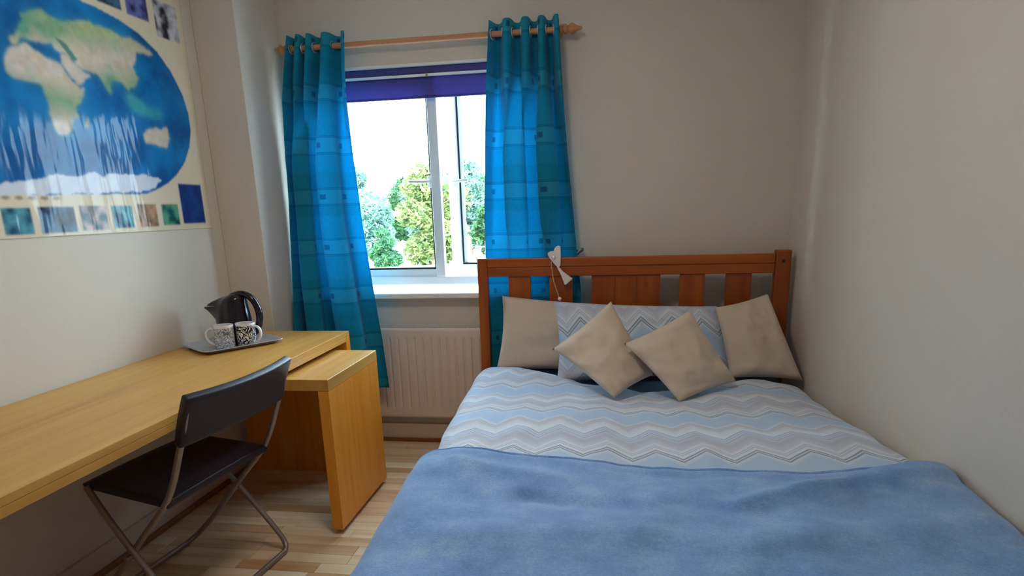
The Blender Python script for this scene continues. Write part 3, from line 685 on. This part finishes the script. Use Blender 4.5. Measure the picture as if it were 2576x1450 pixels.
def inpoly(poly, Y, Z):
    r = np.zeros(Y.shape, bool); n = len(poly)
    for k in range(n):
        (x1, y1), (x2, y2) = poly[k], poly[(k+1) % n]
        if y1 == y2: continue
        c = ((y1 > Z) != (y2 > Z)) & (Y < (x2-x1)*(Z-y1)/(y2-y1)+x1); r ^= c
    return r
rs = np.random.RandomState(4)
def vnoise(Y, Z, sc, seed):
    g = np.random.RandomState(seed).rand(64, 64); a = Y*sc; b = Z*sc; i = np.floor(a).astype(int); j = np.floor(b).astype(int); fa = a-i; fb = b-j; fa = fa*fa*(3-2*fa); fb = fb*fb*(3-2*fb)
    G = lambda p, q: g[p % 64, q % 64]
    return (G(i, j)*(1-fa)+G(i+1, j)*fa)*(1-fb)+(G(i, j+1)*(1-fa)+G(i+1, j+1)*fa)*fb
def fbm(Y, Z, sc, seed): return sum(vnoise(Y, Z, sc*2**k, seed+k)/2**k for k in range(4))/1.875
PY_0, PY_1, PZ_0, PZ_1 = 1.05, 2.855, 1.245, 2.26
ny, nzz = 520, 300
yy = np.linspace(PY_0, PY_1, ny); zz = np.linspace(PZ_0, PZ_1, nzz); Y, Z = np.meshgrid(yy, zz)
def L3(c): return np.array(lin(c)[:3])
paper = L3((226, 212, 188)); col = np.tile(paper, Y.shape+(1,)).astype(float)
f1 = fbm(Y, Z, 9, 3); f2 = fbm(Y, Z, 22, 40); f3 = fbm(Y, Z, 6, 77)
Yd = Y+.030*(f2-.5); Zd = Z+.026*(fbm(Y, Z, 22, 90)-.5)
def soft(mk, n):
    q_ = mk.astype(float)
    for _ in range(n): q_ = (2*q_+np.roll(q_, 1, 0)+np.roll(q_, -1, 0)+np.roll(q_, 1, 1)+np.roll(q_, -1, 1))/6
    return q_
def mixc(a, b, t): return a*(1-t[..., None])+b*t[..., None]
t_ = np.clip((f1-.3)/.4, 0, 1)
ocean = mixc(L3((0, 84, 152)), L3((8, 124, 194)), t_)
inn = inpoly(outline, Y, Z); col[inn] = ocean[inn]
shelf = np.clip(soft(inpoly(indonesia, Yd, Zd), 60)*1.1+.55*(soft(inpoly(eurasia, Y, Z) | inpoly(australia, Y, Z) | inpoly(madagascar, Y, Z) | inpoly(africa, Y, Z), 50)), 0, .75)*(.4+1.2*f2)*inn; shelf = np.clip(shelf, 0, .8); col = mixc(col, L3((70, 172, 178)), shelf)
land_dry = mixc(L3((206, 192, 172)), L3((222, 206, 200)), np.clip((f2-.35)/.3, 0, 1)); land_green = mixc(L3((98, 158, 134)), L3((178, 190, 146)), np.clip((f3-.3)/.4, 0, 1))*(.8+.4*fbm(Y, Z, 60, 300))[..., None]
def land(poly, wetf):
    k = inpoly(poly, Yd, Zd) & inn; wv = np.clip(wetf+(f2-.5)*.9, 0, 1); c = mixc(land_dry*(.82+.36*fbm(Y, Z, 50, 320))[..., None], land_green, wv); global col; col = mixc(col, c, soft(k, 3))
land(africa, np.clip(1-np.abs(Z-1.705)/.075, 0, 1)); land(eurasia, np.clip(np.abs(Z-1.86-.18*(Y-2.2))/.08-.15, 0, 1)); land(arabia, Y*0); land(australia, Y*0+.1); land(madagascar, Y*0+.8); land(namerica, Y*0+.7); land(samerica, Y*0+.8)
k = inpoly([(2.13, 1.905), (2.17, 1.905), (2.21, 1.86), (2.19, 1.85), (2.15, 1.885)], Yd, Zd); col[k] = L3((90, 140, 130))
k = inpoly(antarctica, Yd, Zd); col[k] = mixc(L3((196, 210, 236)), L3((226, 228, 236)), f2)[k]
tiles = [(1.45, 1.58, 1.256, 1.342, 'sea'), (1.61, 1.75, 1.256, 1.342, 'dark'), (1.776, 1.883, 1.256, 1.342, 'teal'), (1.910, 2.059, 1.257, 1.345, 'dark'), (2.084, 2.210, 1.260, 1.348, 'pink'), (2.236, 2.344, 1.262, 1.350, 'teal'), (2.378, 2.487, 1.264, 1.354, 'brown'), (2.518, 2.627, 1.266, 1.356, 'green'), (2.650, 2.813, 1.271, 1.443, 'navy'),
         (2.12, 2.20, 2.09, 2.23, 'brown'), (2.22, 2.326, 2.085, 2.23, 'brown'), (2.354, 2.477, 2.088, 2.23, 'dark'), (2.505, 2.631, 2.085, 2.23, 'purple'), (2.668, 2.818, 2.045, 2.19, 'grey'), (1.98, 2.10, 2.095, 2.23, 'teal'), (1.80, 1.95, 2.095, 2.23, 'sea')]
pal = dict(sea=((6, 70, 130), (60, 140, 180)), dark=((24, 26, 48), (70, 110, 150)), teal=((8, 72, 104), (90, 160, 180)), pink=((60, 90, 110), (206, 178, 176)), brown=((120, 100, 80), (206, 160, 130)), green=((6, 80, 84), (90, 160, 130)), navy=((0, 44, 118), (6, 62, 142)), purple=((28, 30, 84), (110, 120, 190)), grey=((40, 38, 52), (206, 204, 214)))
for q, (a, b_, c, d, kk) in enumerate(tiles):
    k = (Y > a) & (Y < b_) & (Z > c) & (Z < d); ff = np.clip((fbm(Y, Z, 26, 200+11*q)-.32)/.36, 0, 1); col[k] = mixc(L3(pal[kk][0]), L3(pal[kk][1]), ff)[k]
for q in range(5):                                   # row of small printed symbols
    yc = 1.803+q*.048; e = ((Y-yc)/.016)**2+((Z-1.373)/.006)**2; k = e < 1; col[k] = (paper*.35+L3((90, 80, 60))*.65)
for _ in range(2): col = (2*col+np.roll(col, 1, 0)+np.roll(col, -1, 0)+np.roll(col, 1, 1)+np.roll(col, -1, 1))/6
verts = [(XL+.0025, float(a), float(b_)) for b_ in zz for a in yy]
fs = [(j*ny+i, j*ny+i+1, (j+1)*ny+i+1, (j+1)*ny+i) for j in range(nzz-1) for i in range(ny-1)]
me = bpy.data.meshes.new('map_poster'); me.from_pydata(verts, [], fs)
ca = me.color_attributes.new('print', 'FLOAT_COLOR', 'POINT'); rgba = np.ones((ny*nzz, 4)); rgba[:, :3] = col.reshape(-1, 3); ca.data.foreach_set('color', rgba.ravel())
t = NT('poster_print'); at_ = t.n('Attribute', attribute_name='print')
t.set(Base_Color=at_.outputs['Color'], Roughness=.75, Specular_IOR_Level=.15, Coat_Weight=.24, Coat_Roughness=.09)
wv = t.n('TexNoise', {'Vector': t.obj((1, 6, 1.6)), 'Scale': 2.2, 'Detail': 2.0}).outputs[0]; bp = t.n('Bump', {'Height': wv, 'Strength': .24, 'Distance': .02}); t.link(bp.outputs[0], t.b.inputs['Coat Normal'])
po_ = mesh_obj('map_poster', me, t.m, None, True); q = po_.modifiers.new('s', 'SOLIDIFY'); q.thickness = .0012; q.offset = 0
tag(po_, 'glossy world map poster in blues and greens with rows of small pictures', 'poster')

# ------------------------------------------------------------------ outside
G = -2.9
gr = struct(obj('ground', bx(-90, 60, OUT+.4, 160, G-.3, G), M['ground']))
rnd = random.Random(11)
def tree(name, label, x, y, h, rx, leaf, n=2600, size=.30, group=None, sparse=1.0, low=.12):
    t = thing(name, label, 'tree', (x, y, G), 0, group)
    bm = B(); tube(bm, smooth_path([(0, 0, 0), (.05*h*.3, .02, h*.25), (-.02*h, 0, h*.55), (0, 0, h*.9)], 4), [h*.022*(1-.07*i) for i in range(13)], 8)
    for k in range(7):
        a = rnd.uniform(0, 2*PI); z0 = h*rnd.uniform(.3, .7); tube(bm, [(0, 0, z0), (math.cos(a)*rx*.35, math.sin(a)*rx*.35, z0+h*.1), (math.cos(a)*rx*.7, math.sin(a)*rx*.7, z0+h*.16)], [h*.009, h*.006, h*.003], 5)
    obj('trunk', bm, M['bark'], t, True, True)
    blobs = []
    for k in range(int(15*sparse)+4):
        zf = rnd.random(); z = h*(low+.08+.8*(1-low)*zf); rr = rx*(.25+.85*math.sin(PI*min(.98, .18+.80*zf)))*.62
        a = rnd.uniform(0, 2*PI); d = rr*rnd.uniform(.3, 1.0); blobs.append((math.cos(a)*d, math.sin(a)*d, z, rx*rnd.uniform(.26, .44)))
    vs2 = []; fs2 = []
    for k in range(n):
        bx_, by_, bz_, br = rnd.choice(blobs); v = Vector((rnd.gauss(0, 1), rnd.gauss(0, 1), rnd.gauss(0, 1))).normalized()*br*(rnd.random()**.35)
        c = Vector((bx_, by_, bz_))+Vector((v.x, v.y, v.z*.85)); a1 = Vector((rnd.gauss(0, 1), rnd.gauss(0, 1), rnd.gauss(0, .7))).normalized(); a2 = a1.orthogonal().normalized(); s_ = size*rnd.uniform(.5, 1.1)
        i = len(vs2); vs2 += [c-a1*s_, c+a2*s_*.45, c+a1*s_, c-a2*s_*.45]; fs2.append((i, i+1, i+2, i+3))
    me = bpy.data.meshes.new('foliage'); me.from_pydata([tuple(v) for v in vs2], [], fs2); o = mesh_obj('foliage', me, leaf, t, False, True); o['kind'] = 'stuff'
    return t
tree('broadleaf_tree', 'yellow-green rounded tree outside the window beside the pale yard', -14.2, 50, 8.0, 3.6, M['leaf_y'], 9000, .30, low=.03)
tree('broadleaf_tree', 'pale blue-green bushy tree outside, close beside the deep green shrub', -20.6, 54, 5.6, 3.2, M['leaf_b'], 7000, .30, low=.02)
tree('broadleaf_tree', 'pale blue-green bushy tree outside, partly hidden by the left curtain', -24.6, 57, 6.4, 3.2, M['leaf_b'], 7000, .30, low=.02)
tree('shrub', 'deep green shrub outside at the foot of the yellow-green tree', -16.9, 46.6, 3.0, 1.4, M['leaf_d'], 4000, .26, low=.02)
tree('broadleaf_tree', 'tall grey-green tree outside seen through the open casement', -13.6, 62, 9.8, 3.4, M['leaf_b'], 8000, .32, low=.05)
tree('broadleaf_tree', 'deep green tree outside seen past the open casement by the shed', -10.6, 56.5, 4.6, 1.9, M['leaf_d'], 4500, .28, low=.05)
for (x, y, h, rx, lf, lb) in [(-27.2, 66, 9.6, 2.6, 'leaf_b', 'tall hazy tree outside, seen right beside the teal curtain edge'), (-23.6, 73, 8.4, 2.6, 'leaf_d', 'mid-height green tree outside, behind the two pale bushy trees'),
        (-19.6, 67, 7.8, 2.4, 'leaf_b', 'loose pale tree outside rising between the pale bushy trees and the yellow-green one'), (-18.2, 75, 9.6, 2.4, 'leaf_b', 'tall thin-topped tree outside, just behind the yellow-green tree'), (-14.6, 70, 8.2, 2.2, 'leaf_d', 'green tree outside seen through the gap beside the window mullion')]:
    tree('background_tree', lb, x, y, h, rx*1.35, M[lf], 6000, .32, None, .8, .04)
sh = thing('shed', 'small pale shed outside beyond the open casement', 'shed', (-12.5, 54, G))
obj('wall', bx(-13.1, -11.9, 53.4, 54.6, G, G+1.9), M['render'], sh); bm = B()
f = [bm.verts.new(p) for p in ((-13.2, 53.2, G+1.85), (-11.8, 53.2, G+1.85), (-12.5, 53.2, G+2.35), (-13.2, 54.8, G+1.85), (-11.8, 54.8, G+1.85), (-12.5, 54.8, G+2.35))]
for q in ((0, 1, 2), (5, 4, 3), (0, 3, 4, 1), (1, 4, 5, 2), (2, 5, 3, 0)): bm.faces.new([f[i] for i in q])
obj('roof', bm, M['render'], sh); obj('door', bx(-12.4, -12.0, 53.37, 53.4, G, G+1.6), M['poly'], sh)
fe = thing('fence', 'thin grey post and rail fence outside beside the pale shed', 'fence', (-11.0, 52, G))
for k in range(5): obj('post', bx(-12.3+k*.7, -12.22+k*.7, 52, 52.08, G, G+1.7), M['poly'], fe)
for z in (.5, 1.2): obj('rail', bx(-12.3, -9.4, 52.02, 52.05, G+z, G+z+.08), M['poly'], fe)
